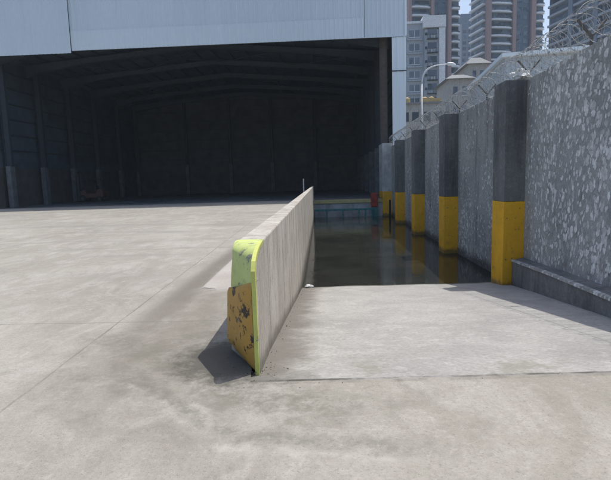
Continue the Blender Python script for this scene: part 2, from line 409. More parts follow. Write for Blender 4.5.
def XA(px, py, Y): return at(px, py, Y).x

def clad(mb, p0, p1, z0, z1, pitch=.32, depth=.035, nrm=(0, -1)):
    """trapezoid-ribbed sheet standing on the line p0-p1"""
    p0 = Vector(p0); p1 = Vector(p1); L = (p1 - p0).length; d = (p1 - p0) / L; nn = Vector(nrm)
    prof = []; k = 0; s = 0.0
    while s < L - 1e-6:
        for ds, h in ((0, 0), (.62, 0), (.72, 1), (.9, 1)):
            q = s + ds * pitch
            if q < L: prof.append((q, h))
        s += pitch
    prof.append((L, 0))
    pts = [p0 + d * q + nn * h * depth for q, h in prof]
    base = len(mb.v)
    for z in (z0, z1):
        for p in pts: mb.v.append((p.x, p.y, z))
    n = len(pts)
    for i in range(n - 1):
        mb.f.append((base + i, base + i + 1, base + n + i + 1, base + n + i)); mb.mi.append(mb.cur)

# ------------------------------------------------------------------ ground, ramp, water
def par_r(y): return -.625 - (y - 4.6) * .0095 + max(0, 4.6 - y) * 0          # ramp-side face of the parapet
def par_l(y): return par_r(y) - .25 + .003 * (y - 4.6)                      # apron-side face at the top
RY0, RY1 = 3.78, 36.2
def lip(x): return 3.74 + .035 * x
def mid(y): return par_r(y) - .12
mb = MB()
PX0 = -.645
mb.poly([(-2500, -60, 0), (2500, -60, 0), (2500, lip(4.9), 0), (4.9, lip(4.9), 0), (PX0, lip(PX0), 0), (mid(4.6), 4.6, 0), (-2500, 4.6, 0)])
mb.poly([(-2500, 4.6, 0), (mid(4.6), 4.6, 0), (mid(RY1), RY1, 0), (-2500, RY1, 0)])
mb.poly([(4.9, lip(4.9), 0), (2500, lip(4.9), 0), (2500, RY1, 0), (4.9, RY1, 0)])
mb.poly([(-2500, RY1, 0), (mid(RY1), RY1, 0), (4.9, RY1, 0), (2500, RY1, 0), (2500, 3000, 0), (-2500, 3000, 0)])
struct(mb.build('ground', 'apron'))
def ramp_z(y, x=1.0): return max(-1.75, -.1408 * (y - lip(x)))
mb = MB()
rows = []
ny = 60; nx = 24
for j in range(ny + 1):
    q = (j / ny) ** 1.5
    for i in range(nx + 1):
        yy = 3.72 + (RY1 - 3.72) * q
        x0 = PX0 if yy < 4.0 else PX0 + (mid(yy) - PX0) * min(1, (yy - 4.0) / .6)
        x0 -= .05 * min(1, max(0, yy - 3.72) * 3) if i == 0 else 0
        x = x0 + (4.9 - x0) * i / nx
        y = lip(x) + (RY1 - lip(x)) * q
        z = ramp_z(y, x) + (.012 * noise.noise((x * .8, y * .6, 3)) + .006 * noise.noise((x * 3, y * 2, 5))) * min(1, (y - lip(x)) * 1.5)
        mb.v.append((x, y, z))
for j in range(ny):
    for i in range(nx):
        a = j * (nx + 1) + i
        mb.f.append((a, a + 1, a + nx + 2, a + nx + 1)); mb.mi.append(0)
struct(mb.build('ramp', 'ramp', smooth=True))
WZ = -1.285
mb = MB()
mb.poly([(mid(12), 12.0, WZ), (4.9, 12.0, WZ), (4.9, RY1 + .05, WZ), (mid(RY1), RY1 + .05, WZ)])
struct(mb.build('water', 'water'))
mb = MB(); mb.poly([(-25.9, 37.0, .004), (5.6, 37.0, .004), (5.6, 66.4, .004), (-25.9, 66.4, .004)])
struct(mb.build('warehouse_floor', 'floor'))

# pale concrete strip poured beside the parapet
mb = MB()
ed = [(-1.32, 7.02), (-1.66, 7.05), (-1.93, 7.2), (-1.95, 7.6), (-1.97, 9), (-1.98, 11), (-2.0, 14), (-2.0, 20), (-2.02, 30.0)]
z = .035
for a, b in zip(ed[2:], ed[3:]):
    xa, xb = par_l(a[1]) + .1, par_l(b[1]) + .1
    mb.hexa([(a[0] - .02, a[1], -.01), (xa, a[1], -.01), (xb, b[1], -.01), (b[0] - .02, b[1], -.01)],
            [(a[0] + .05, a[1], z * .5), (xa, a[1], z), (xb, b[1], z), (b[0] + .05, b[1], z * .5)])
mb.hexa([(-1.93, 7.2, -.01), (-1.66, 7.02, -.01), (par_l(7) + .1, 7.0, -.01), (par_l(7.2) + .1, 7.2, -.01)],
        [(-1.88, 7.2, z * .5), (-1.66, 7.08, z * .4), (par_l(7) + .1, 7.06, z * .5), (par_l(7.2) + .1, 7.2, z)])
n = NT('pale_strip_concrete')
c = n.mix(n.ramp(n.noise(.9, 5, .6), .3, .7), (.36, .335, .31), (.44, .42, .395))
c = n.mix(n.ramp(n.noise(4, 5, .7), .55, .75, 0, .4), c, (.28, .26, .235))
c = n.mix(n.ramp(n.noise(30, 3), .4, .75, 0, .3), c, (.22, .2, .18))
M['strip'] = n.done(c, .9, n.bump(n.noise(30, 4), .4, .01), spec=.25)
struct(mb.build('concrete_strip', 'strip'))

# ------------------------------------------------------------------ parapet with painted end block
H = 1.025
pt = thing('parapet_wall', (-.7, 4.6, 0), 'low streaked concrete wall with painted rounded end, running beside the water ramp', 'wall')
mb = MB()
ys = [4.75 + (36.0 - 4.75) * i / 40 for i in range(41)]
for a, b in zip(ys, ys[1:]):
    def sec(y):
        wob = .006 * noise.noise((y * 1.3, 1, 1)); tz = H + .010 * noise.noise((y * .9, 7, 2))
        return [(par_l(y) - .03, y), (par_r(y) + wob, y)], tz, wob
    sa, za, wa = sec(a); sb, zb, wb = sec(b)
    mb.hexa([(*sa[0], -1.8), (*sa[1], -1.8), (*sb[1], -1.8), (*sb[0], -1.8)],
            [(par_l(a), a, za), (par_r(a) + wa, a, za), (par_r(b) + wb, b, zb), (par_l(b), b, zb)])
o = mb.build('wall_body', 'parapet', pt)
bm = bmesh.new(); bm.from_mesh(o.data); bmesh.ops.remove_doubles(bm, verts=bm.verts, dist=.0005)
# drop the inner cross faces
bm.faces.ensure_lookup_table()
seen = {}
for f in bm.faces:
    k = tuple(sorted(v.index for v in f.verts)); seen.setdefault(k, []).append(f)
bmesh.ops.delete(bm, geom=[f for v in seen.values() if len(v) > 1 for f in v], context='FACES')
bm.to_mesh(o.data); bm.free()
b = o.modifiers.new('bevel', 'BEVEL'); b.width = .018; b.segments = 2; b.limit_method = 'ANGLE'
# end block: columns of points, right side curve and left side curve (y, z) with rounded nose
# right edge goes 4.8 -> 4.08 ; left edge goes 4.8 -> 4.50
YB = 4.75
def top_prof(u):      # u 0 at y=4.8 .. 1 nose ; height of top
    return H - .17 * (1 - math.sqrt(max(0, 1 - max(0, u) ** 3.0)))
N = 14
def ring(u):
    yr = YB - (YB - 3.93) * u; yl = YB - (YB - 4.50) * u
    xr = par_r(YB) + (par_r(3.93) + .012 - par_r(YB)) * u
    xl = par_l(YB) - .02 * u
    zt = top_prof(u)
    return (xl, yl, zt + .02 * u), (xr, yr, zt), (xl - .05 * u, yl, -.02), (xr + .004, yr, -.25)
g = MB(); sd_ = MB()
rg = [ring(i / N) for i in range(N + 1)]
for a, b_ in zip(rg, rg[1:]):
    g.poly([a[0], b_[0], b_[1], a[1]])                       # top
    g.poly([a[1], b_[1], b_[3], a[3]])                       # right (ramp) side
    g.poly([a[2], b_[2], b_[0], a[0]])                       # left side
L = rg[-1]
# front face split: green cap above, orange below (orange slightly bulging)
def fp(s, h):       # s 0 left .. 1 right, h 0 bottom .. 1 top
    lt, rt, lb, rb = (Vector(p) for p in L)
    rb = Vector((rb.x, rb.y, -.02))
    p = (lb.lerp(rb, s)).lerp(lt.lerp(rt, s), h); return p
nrm = Vector((L[1][1] - L[0][1], -(L[1][0] - L[0][0]), 0)).normalized()
if nrm.y > 0: nrm = -nrm
def HSs(q): return .755 + .15 * q
def cap_pt(s, k):
    h0 = HSs(s) - .05; return fp(s, h0 + (1 - h0) * k) + nrm * .012 * (1 - k ** 2)
cs = 6
for i in range(cs):
    for j in range(4):
        g.poly([cap_pt(i / cs, j / 4), cap_pt((i + 1) / cs, j / 4), cap_pt((i + 1) / cs, (j + 1) / 4), cap_pt(i / cs, (j + 1) / 4)])
cr = MB(); cr.poly([fp(0, 0), fp(1, 0), fp(1, HSs(1)), fp(0, HSs(0))]); cr.build('end_core', 'parapet', pt)
blk = g.build('end_cap', 'lime', pt, smooth=True)
bm = bmesh.new(); bm.from_mesh(blk.data); bmesh.ops.remove_doubles(bm, verts=bm.verts, dist=.003); bmesh.ops.recalc_face_normals(bm, faces=bm.faces)
for e in bm.edges:
    if len(e.link_faces) == 2 and e.calc_face_angle() > .6: e.smooth = False
bm.to_mesh(blk.data); bm.free()
# right side of the cap beyond the lemon stripe keeps bare concrete: thin skin 3 mm proud
sk = MB()
for a, b_ in zip(rg, rg[1:]):
    u0 = (YB - a[1][1]); u1 = (YB - b_[1][1])
    def low(p, q, f): return (p[0] + (q[0] - p[0]) * f + .003, p[1], p[2] + (q[2] - p[2]) * f)
    if u1 <= .78: sk.poly([low(a[1], a[3], .02 + .05 * u0), low(b_[1], b_[3], .02 + .05 * u1), low(b_[1], b_[3], 1), low(a[1], a[3], 1)])
M['parapet_face'] = M['parapet']
sk.build('side_face', 'parapet', pt)
# lemon stripe down the ramp-side arris
ls = MB()
out = [Vector(r_[1]) for r_ in rg[3:]]; fc = out[-1]
xs_ = fc.x
wid = [.008 + .042 * (k / (len(out) - 1)) for k in range(len(out))]
inn = []
for k, p in enumerate(out):
    d = (out[min(k + 1, len(out) - 1)] - out[max(k - 1, 0)]).normalized()
    if k == len(out) - 1: nn = Vector((0, .75, -.65))
    else: nn = Vector((0, -d.z, d.y)).normalized(); nn = nn if nn.z < 0 else -nn
    inn.append(p + nn * wid[k])
for k in range(1, 17):
    z = fc.z - (fc.z + .06) * k / 16
    out.append(Vector((xs_, fc.y, z))); inn.append(Vector((xs_, fc.y + .05 * (1 - .75 * (k / 16) ** 2), z)))
out = [Vector((p.x, p.y - .004, p.z + .004)) for p in out]
for a, b, c_, d_ in zip(out, out[1:], inn, inn[1:]):
    ls.hexa([(d_.x - .028, d_.y, d_.z), (d_.x + .007, d_.y, d_.z), (c_.x + .007, c_.y, c_.z), (c_.x - .028, c_.y, c_.z)],
            [(b.x - .028, b.y, b.z), (b.x + .007, b.y, b.z), (a.x + .007, a.y, a.z), (a.x - .028, a.y, a.z)])
ls.build('edge_stripe', 'lemon', pt)
# orange face: rounded slab in front of the end
of = MB()
nu, nv = 12, 20
def op(s, v, back=False):
    h = (.0 + HSs(s) * v)
    # rounded corners
    e = .0
    rv = .16; cc = 0
    if v > 1 - rv: cc = .34 * (1 - math.sqrt(max(0, 1 - ((v - 1 + rv) / rv) ** 2)))
    if v < rv: cc = .26 * (1 - math.sqrt(max(0, 1 - ((rv - v) / rv) ** 2)))
    s2 = (s + (1 - s) * cc) * .95 - .0
    p = fp(s2, h)
    edge = min(s / .12, 1.0); vt = min((1 - v) / .06, 1.0); vb = min(v / .10, 1.0)
    rnd = math.sqrt(max(0, 1 - (1 - edge) ** 2)) * math.sqrt(max(0, 1 - (1 - vt) ** 2)) * (.35 + .65 * math.sqrt(max(0, 1 - (1 - vb) ** 2)))
    d = .065 * rnd + .006 * noise.noise((s * 4, v * 7, 2)) * rnd
    if s > .8: d *= .35 + .65 * (1 - s) / .2
    low = max(0, .22 - v) / .22
    d *= 1 - .55 * low
    # cut the lower left corner
    p = p + Vector((.07, .0, 0)) * low * (1 - s)
    return p + nrm * (d if not back else -.05)
for i in range(nu):
    for j in range(nv):
        a, b_, c_, d_ = (i / nu, j / nv), ((i + 1) / nu, j / nv), ((i + 1) / nu, (j + 1) / nv), (i / nu, (j + 1) / nv)
        of.poly([op(*a), op(*b_), op(*c_), op(*d_)])
for j in range(nv):
    of.poly([op(0, j / nv), op(0, (j + 1) / nv), op(0, (j + 1) / nv, True), op(0, j / nv, True)])
for i in range(nu):
    of.poly([op(i / nu, 1), op((i + 1) / nu, 1), op((i + 1) / nu, 1, True), op(i / nu, 1, True)])
oo = of.build('end_face', 'orange', pt, smooth=True)
bm = bmesh.new(); bm.from_mesh(oo.data); bmesh.ops.remove_doubles(bm, verts=bm.verts, dist=.0008); bmesh.ops.recalc_face_normals(bm, faces=bm.faces); bm.to_mesh(oo.data); bm.free()

# ------------------------------------------------------------------ boundary wall with pillars
XW0, XP0 = 4.75, 4.25
def bend(y): return -.05 * max(0, 12 - y)
WT = 3.72
bw = thing('boundary_wall', (4.9, 12, 0), 'tall grey concrete wall with yellow-footed pillars along the right of the ramp', 'wall')
py = [12.0, 18.0, 24.0, 30.0]
def rough_panel(y0, y1):
    mb = MB(); n = max(2, int((y1 - y0) / .25))
    prev = None
    for i in range(n + 1):
        y = y0 + (y1 - y0) * i / n; zt = WT + .02 * noise.noise((y * 1.1, 4, 4)) + .012 * noise.noise((y * 5, 4, 4))
        cur = (y, zt)
        if prev:
            a, b = prev, cur
            wa, wb = XW0 + bend(a[0]), XW0 + bend(b[0])
            fa, fb = wa - .11 * max(0, 12 - a[0]), wb - .11 * max(0, 12 - b[0])
            mb.hexa([(fa, a[0], -1.9), (wa + .24, a[0], -1.9), (wb + .24, b[0], -1.9), (fb, b[0], -1.9)],
                    [(wa, a[0], a[1]), (wa + .24, a[0], a[1]), (wb + .24, b[0], b[1]), (wb, b[0], b[1])])
        prev = cur
    return mb
edges = [-4.0] + py + [36.0]
for i in range(len(edges) - 1):
    y0 = edges[i] + (.8 if i else 0); y1 = edges[i + 1]
    o = rough_panel(y0, y1).build('wall_panel', 'spotted' if y1 <= 12 else 'streaked', bw)
    if y0 > 5 and y1 <= 12: o['label'] = 'wall panel covered in pale splotches'
for y in py:
    XW, XP = XW0 + bend(y), XP0 + bend(y)
    mb = MB(); j = random.uniform(-.02, .02)
    pz = {0.0: .9, 6.0: .9, 12.0: .90, 18.0: .79, 24.0: .68, 30.0: .60}[y]
    mb.box(XP, XW + .26, y, y + .8, pz, WT + .03 + j)
    p = mb.build('pillar', 'pillar', bw, bevel=.02)
    mb = MB(); mb.box(XP - .004, XW + .255, y - .004, y + .804, -1.9, pz - .001)
    q = mb.build('painted_base', 'yellow', p, bevel=.02)
# ledge along the foot of the nearest bays
mb = MB()
pts = [(-4, 2.9, .42), (2, 3.3, .22), (6.4, 3.72, -.10), (9, 4.07, -.28), (11.98, 4.46, -.52)]
prev = None
fine = []
for k in range(len(pts) - 1):
    for q in range(8):
        f = q / 8; a, b = pts[k], pts[k + 1]; fine.append(tuple(a[i] + (b[i] - a[i]) * f for i in range(3)))
fine.append(pts[-1])
for a, b in zip(fine, fine[1:]):
    if a[0] < 6.85 and a[0] > 5.8 and False: continue
    wa, wb = XW0 + bend(a[0]) + .01, XW0 + bend(b[0]) + .01
    mb.hexa([(a[1], a[0], -1.9), (wa, a[0], -1.9), (wb, b[0], -1.9), (b[1], b[0], -1.9)],
            [(a[1] + .02, a[0], a[2]), (wa, a[0], a[2] + .06), (wb, b[0], b[2] + .06), (b[1] + .02, b[0], b[2])])
mb.build('foot_ledge', 'ledge', bw)
mb = MB()
for a, b in zip(fine, fine[1:]):
    mb.hexa([(a[1] - .012, a[0], a[2] - .03), (a[1] + .06, a[0], a[2] - .03), (b[1] + .06, b[0], b[2] - .03), (b[1] - .012, b[0], b[2] - .03)],
            [(a[1] - .005, a[0], a[2] + .012), (a[1] + .06, a[0], a[2] + .018), (b[1] + .06, b[0], b[2] + .018), (b[1] - .005, b[0], b[2] + .012)])
mb.build('ledge_nosing', 'streaked', bw)

# ------------------------------------------------------------------ razor wire
XW = XW0; XC = XW + .12; ZC = WT + .40; RC = .36
rw = thing('razor_wire', (XC, 12, WT), 'coiled razor wire on Y brackets running along the top of the grey wall', 'razor wire')
def coil(sign, ph, y0=-3.5, y1=35.8, pitch=.34):
    mb = MB(); n = 18; pts = []
    turns = int((y1 - y0) / pitch)
    for k in range(turns * n + 1):
        a = 2 * math.pi * k / n; y = y0 + pitch * k / n
        rr = RC * (1 + .10 * noise.noise((y * .9, ph, 0)))
        pts.append(Vector((XC + bend(y) + sign * rr * math.sin(a + ph) , y + .05 * noise.noise((y * 2, a * .3, ph)), ZC + .05 * noise.noise((y * .5, 3, ph)) + rr * math.cos(a + ph))))
    mb.tube(pts, .0045, 3, cap=False)
    for k in range(0, len(pts) - 1, 3):       # barbs
        d = (pts[k + 1] - pts[k]).normalized(); u = (pts[k] - Vector((XC + bend(pts[k].y), pts[k].y, ZC))).normalized(); p = pts[k]
        mb.poly([p - d * .03, p + u * .022 - d * .012, p + d * .03, p - u * .022 + d * .012])
    return mb
coil(1, 0).build('wire_coil', 'wire', rw)
coil(-1, 1.3).build('wire_coil', 'wire', rw)
for y in [-3.0 + 3.05 * i for i in range(13)]:
    mb = MB()
    xc = XC + bend(y)
    mb.bar((xc, y, WT - .05), (xc, y, WT + .22), .04, .04)
    for s in (-1, 1): mb.bar((xc, y, WT + .2), (xc + s * .26, y, WT + .50), .035, .035)
    mb.build('bracket', 'rust', rw)
for dx, dz in ((-.26, .5), (.26, .5), (0, .24)):
    mb = MB(); mb.tube([(XC + dx + bend(-3.3 + i * 1.525), -3.3 + i * 1.525, WT + dz - (.02 if i % 2 else 0)) for i in range(26)], .005, 4)
    mb.build('tie_wire', 'wire', rw)

def crumple(name, c, r, mat, label, cat, seed, sq=(1, 1, 1)):
    bm = bmesh.new(); bmesh.ops.create_icosphere(bm, subdivisions=4, radius=1)
    for v in bm.verts:
        d = noise.noise(v.co * 1.6 + Vector((seed, 0, 0))) * .6 + noise.noise(v.co * 4 + Vector((0, seed, 0))) * .4
        v.co = v.co * (1 + d)
        v.co = Vector((v.co.x * sq[0], v.co.y * sq[1], v.co.z * sq[2])) * r
    zmin = min(v.co.z for v in bm.verts)
    for v in bm.verts: v.co.z -= zmin
    me = bpy.data.meshes.new(name); bm.to_mesh(me); bm.free(); me.materials.append(M[mat])
    o = bpy.data.objects.new(name, me); COL.objects.link(o); o.location = c
    return tag(o, label, cat)
crumple('plastic_bag', (4.68, 12.25, WT + .02), .14, 'plastic', 'crumpled white plastic bag caught on top of the nearest yellow-footed pillar', 'plastic bag', 3, (1.5, 1.2, .8))
crumple('litter', (-.52, 12.75, -1.27), .07, 'plastic', 'small white scrap of litter at the water edge beside the low wall', 'litter', 9, (1.5, 1, .5))

# ------------------------------------------------------------------ warehouse
D = 37.0; EZ = 11.54; XL, XR = -25.5, 4.85; XO = 5.85
wh = thing('warehouse', (-10, D, 0), 'large open-fronted warehouse with pale blue metal cladding above a dark interior', 'warehouse')
XS = X(80, D)
mb = MB(); clad(mb, (XS, D), (X(366, D), D), EZ, 18.5); mb.build('front_cladding', 'clad', wh)
mb = MB(); clad(mb, (X(366, D) + .03, D - .01), (XO + .02, D - .01), EZ, 18.5); mb.build('front_cladding', 'clad', wh)
mb = MB(); clad(mb, (-30.5, D - .12), (XS + .02, D - .12), EZ - .22, 18.5); mb.build('front_cladding', 'clad', wh)
mb = MB(); clad(mb, (XS + .05, D - .05), (X(366, D) - .05, D - .05), EZ - .02, EZ + 1.35); mb.build('lower_cladding', 'clad2', wh)
mb = MB(); mb.box(XS, XO, D + .03, D + .22, EZ + .06, 18.4); mb.box(-30.5, XS, D + .03, D + .22, EZ - .1, 18.4); mb.build('fascia_backing', 'steel_dark', wh)
mb = MB(); mb.box(XS + .2, XL + 40, D - .06, D + .3, EZ - .05, EZ + .015) if False else mb.box(XS + .05, XO, D - .055, D + .03, EZ - .04, EZ - .003); mb.build('edge_trim', 'clad2', wh)
# corner strip
mb = MB(); clad(mb, (X(392, D), D + .02), (X(405, D), D + .02), 0, EZ - .06, .5); mb.build('corner_cladding', 'clad_white', wh)
mb = MB(); mb.box(X(392, D) - .03, X(405, D) + .05, D - .03, D + .02, 9.1, 9.17); mb.build('seam_trim', 'steel_mid', wh)
mb = MB(); mb.box(X(403.8, D), X(406, D), D - .07, D + .0, EZ - .0, 18.5); mb.build('corner_trim', 'clad_white', wh)
# outer side wall, left wall, back wall, roof
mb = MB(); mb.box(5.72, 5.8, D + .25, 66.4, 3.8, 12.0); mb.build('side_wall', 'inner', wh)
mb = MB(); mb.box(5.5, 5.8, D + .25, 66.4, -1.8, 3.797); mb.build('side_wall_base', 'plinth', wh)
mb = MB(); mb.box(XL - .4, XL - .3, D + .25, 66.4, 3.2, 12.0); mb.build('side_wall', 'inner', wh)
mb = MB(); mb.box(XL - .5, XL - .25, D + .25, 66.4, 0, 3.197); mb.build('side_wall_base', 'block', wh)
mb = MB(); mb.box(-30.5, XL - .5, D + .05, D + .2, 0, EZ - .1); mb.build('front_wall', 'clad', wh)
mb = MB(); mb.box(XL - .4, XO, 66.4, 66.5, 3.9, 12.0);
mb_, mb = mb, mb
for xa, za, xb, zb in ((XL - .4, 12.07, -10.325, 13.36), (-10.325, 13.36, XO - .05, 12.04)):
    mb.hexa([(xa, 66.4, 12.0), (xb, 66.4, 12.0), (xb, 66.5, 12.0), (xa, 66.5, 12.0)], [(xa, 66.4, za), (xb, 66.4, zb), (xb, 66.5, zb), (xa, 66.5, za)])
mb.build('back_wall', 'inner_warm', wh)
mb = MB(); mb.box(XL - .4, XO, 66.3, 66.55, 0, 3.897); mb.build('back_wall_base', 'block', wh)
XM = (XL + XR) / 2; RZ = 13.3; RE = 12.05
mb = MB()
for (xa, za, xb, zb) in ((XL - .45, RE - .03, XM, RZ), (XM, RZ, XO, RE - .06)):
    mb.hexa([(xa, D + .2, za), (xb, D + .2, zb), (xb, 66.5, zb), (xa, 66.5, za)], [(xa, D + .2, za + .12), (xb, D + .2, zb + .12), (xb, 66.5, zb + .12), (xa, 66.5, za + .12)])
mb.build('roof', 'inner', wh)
def rz(x):
    f = (x - XL) / (XM - XL) if x < XM else (XR - x) / (XR - XM)
    return RE + (RZ - RE) * f
for y in (38.0, 42.3, 48.0, 54.0, 60.0, 65.6):
    mb = MB(); n = 12
    for side in (0, 1):
        for i in range(n):
            a, b = i / n, (i + 1) / n
            xa, xb = (XL + (XM - XL) * a, XL + (XM - XL) * b) if side == 0 else (XR - (XR - XM) * a, XR - (XR - XM) * b)
            da, db = (.45 + .45 * max(0, 1 - a * 2.5) ** 1.4 for a in (a, b))
            za, zb = rz(xa) - .22, rz(xb) - .22
            if xa > xb: xa, xb, za, zb, da, db = xb, xa, zb, za, db, da
            mb.hexa([(xa, y - .01, za - da), (xb, y - .01, zb - db), (xb, y + .01, zb - db), (xa, y + .01, za - da)], [(xa, y - .01, za), (xb, y - .01, zb), (xb, y + .01, zb), (xa, y + .01, za)])
            for (oa, ob, th) in ((0, 0, .015), (da, db, -.02)):
                mb.hexa([(xa, y - .13, za - oa), (xb, y - .13, zb - ob), (xb, y + .13, zb - ob), (xa, y + .13, za - oa)],
                        [(xa, y - .13, za - oa + th), (xb, y - .13, zb - ob + th), (xb, y + .13, zb - ob + th), (xa, y + .13, za - oa + th)])
    mb.build('rafter', 'steel_mid', wh)
x = XL + .6
while x < XR:
    mb = MB(); z = rz(x); mb.box(x - .035, x + .035, D + .3, 66.3, z - .2, z - .02); mb.build('purlin', 'steel_mid', wh)
    x += 1.5
# roof bracing lines
for (ya, yb) in ((42.3, 48), (54, 60)):
    for xa, xb in ((-24, -17), (-17, -10), (-10, -3), (-3, 4)):
        mb = MB(); mb.bar((xa, ya, rz(xa) - .35), (xb, yb, rz(xb) - .35), .06); mb.bar((xb, ya, rz(xb) - .45), (xa, yb, rz(xa) - .45), .06); mb.build('roof_brace', 'steel_dark', wh)
# columns
def icol(mb, x, y, z0, z1, w=.3, d=.5):
    mb.box(x - w / 2, x + w / 2, y - .01, y + .01, z0, z1) if False else None
    mb.box(x - d / 2 + .02, x + d / 2 - .02, y - .012, y + .012, z0, z1)
    mb.box(x - d / 2, x - d / 2 + .018, y - w / 2, y + w / 2, z0, z1); mb.box(x + d / 2 - .018, x + d / 2, y - w / 2, y + w / 2, z0, z1)
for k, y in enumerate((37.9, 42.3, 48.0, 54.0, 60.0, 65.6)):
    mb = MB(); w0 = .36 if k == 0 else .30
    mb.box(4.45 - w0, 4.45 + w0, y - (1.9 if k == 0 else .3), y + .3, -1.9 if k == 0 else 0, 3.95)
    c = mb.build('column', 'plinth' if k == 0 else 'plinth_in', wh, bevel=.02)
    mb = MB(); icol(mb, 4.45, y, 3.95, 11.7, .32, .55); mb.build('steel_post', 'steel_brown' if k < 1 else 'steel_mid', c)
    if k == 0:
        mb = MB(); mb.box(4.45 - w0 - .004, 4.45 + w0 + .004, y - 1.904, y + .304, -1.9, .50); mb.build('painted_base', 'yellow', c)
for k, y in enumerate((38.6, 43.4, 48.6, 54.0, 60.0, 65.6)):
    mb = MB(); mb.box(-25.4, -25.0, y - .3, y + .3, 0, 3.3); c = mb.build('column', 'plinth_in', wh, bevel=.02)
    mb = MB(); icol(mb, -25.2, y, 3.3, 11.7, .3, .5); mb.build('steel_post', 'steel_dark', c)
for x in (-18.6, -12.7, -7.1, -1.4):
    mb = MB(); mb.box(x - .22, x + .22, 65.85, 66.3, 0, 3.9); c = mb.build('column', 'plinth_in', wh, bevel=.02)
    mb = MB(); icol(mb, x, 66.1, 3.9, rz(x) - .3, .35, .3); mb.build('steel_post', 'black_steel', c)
for z in [4.6 + 1.25 * i for i in range(8)]:
    mb = MB(); mb.box(XL, 5.6, 66.22, 66.38, z, z + .09); mb.build('wall_girt', 'steel_dark', wh)
    if z < 12:
        mb = MB(); mb.box(5.55, 5.71, D + .4, 66.2, z, z + .09); mb.build('wall_girt', 'steel_dark', wh)
        mb = MB(); mb.box(XL - .29, XL - .15, D + .4, 66.2, z, z + .09); mb.build('wall_girt', 'steel_dark', wh)

# ------------------------------------------------------------------ loading dock at the foot of the ramp
dk = thing('loading_dock', (1.6, 36.3, 0), 'concrete loading dock edge with faded yellow lip above the flooded ramp', 'loading dock')
mb = MB(); mb.box(-1.05, 4.09, 36.2, 37.6, -1.9, -.28); mb.build('dock_face', 'plinth', dk)
mb = MB(); mb.box(-1.05, 4.09, 36.12, 37.6, -.28, -.012); mb.build('dock_lip', 'cream_paint', dk, bevel=.02)
mb = MB(); mb.box(-1.05, 4.09, 36.3, 37.6, -.011, .003); mb.build('dock_top', 'floor', dk)
dr = thing('dock_rail', (1.5, 35.7, -1.7), 'low teal steel rail on posts standing in the water before the dock', 'rail')
mb = MB(); mb.box(X(312, 35.7), X(372, 35.7), 35.64, 35.78, -.80, -.66); mb.build('top_bar', 'teal', dr)
for px in (313.5, 326, 342, 358, 364.5, 371):
    x = X(px, 35.7); mb = MB(); mb.box(x - .05, x + .05, 35.66, 35.76, -1.9, -.80); mb.build('post', 'teal', dr)
rb = thing('red_box', (X(373, 35.9), 35.95, -.6), 'faded red metal box at the right end of the loading dock', 'box')
mb = MB(); mb.box(X(370, 36), X(376.5, 36), 35.85, 36.1, -.62, .42); mb.build('cabinet', 'red', rb, bevel=.02)
mb = MB(); mb.box(X(370.6, 36), X(375.9, 36), 35.82, 35.85, -.54, .34); mb.build('door', 'red', rb, bevel=.008)
mb = MB(); mb.box(X(370.4, 36), X(376.2, 36), 35.84, 36.11, -1.9, -.622); mb.build('stand', 'teal', rb)
mb = MB(); mb.box(X(371, 36) + .04, X(371, 36) + .08, 35.79, 35.82, -.16, -.04); mb.build('handle', 'black_steel', rb)
mb = MB(); mb.tube([(0, 0, -.6), (0, 0, 1.15)], .07, 12); mb.tube([(0, 0, 1.15), (0, 0, 1.19)], [.075, .03], 12)
o = mb.build('bollard', 'black_steel'); o.location = (X(388.7, 35), 35, -1.25); tag(o, 'thin dark post standing in the water near the dock corner', 'post')
mb = MB(); mb.tube([(0, 0, 0), (0, 0, 1.55)], .045, 10); mb.box(-.12, .12, -.12, .12, 0, .012); mb.tube([(0, 0, 1.55), (0, 0, 1.6)], [.05, .02], 10)
o = mb.build('steel_post', 'galv'); o.location = (X(303.6, 33), 33, 0); tag(o, 'slim pale post beside the far end of the low wall', 'post')

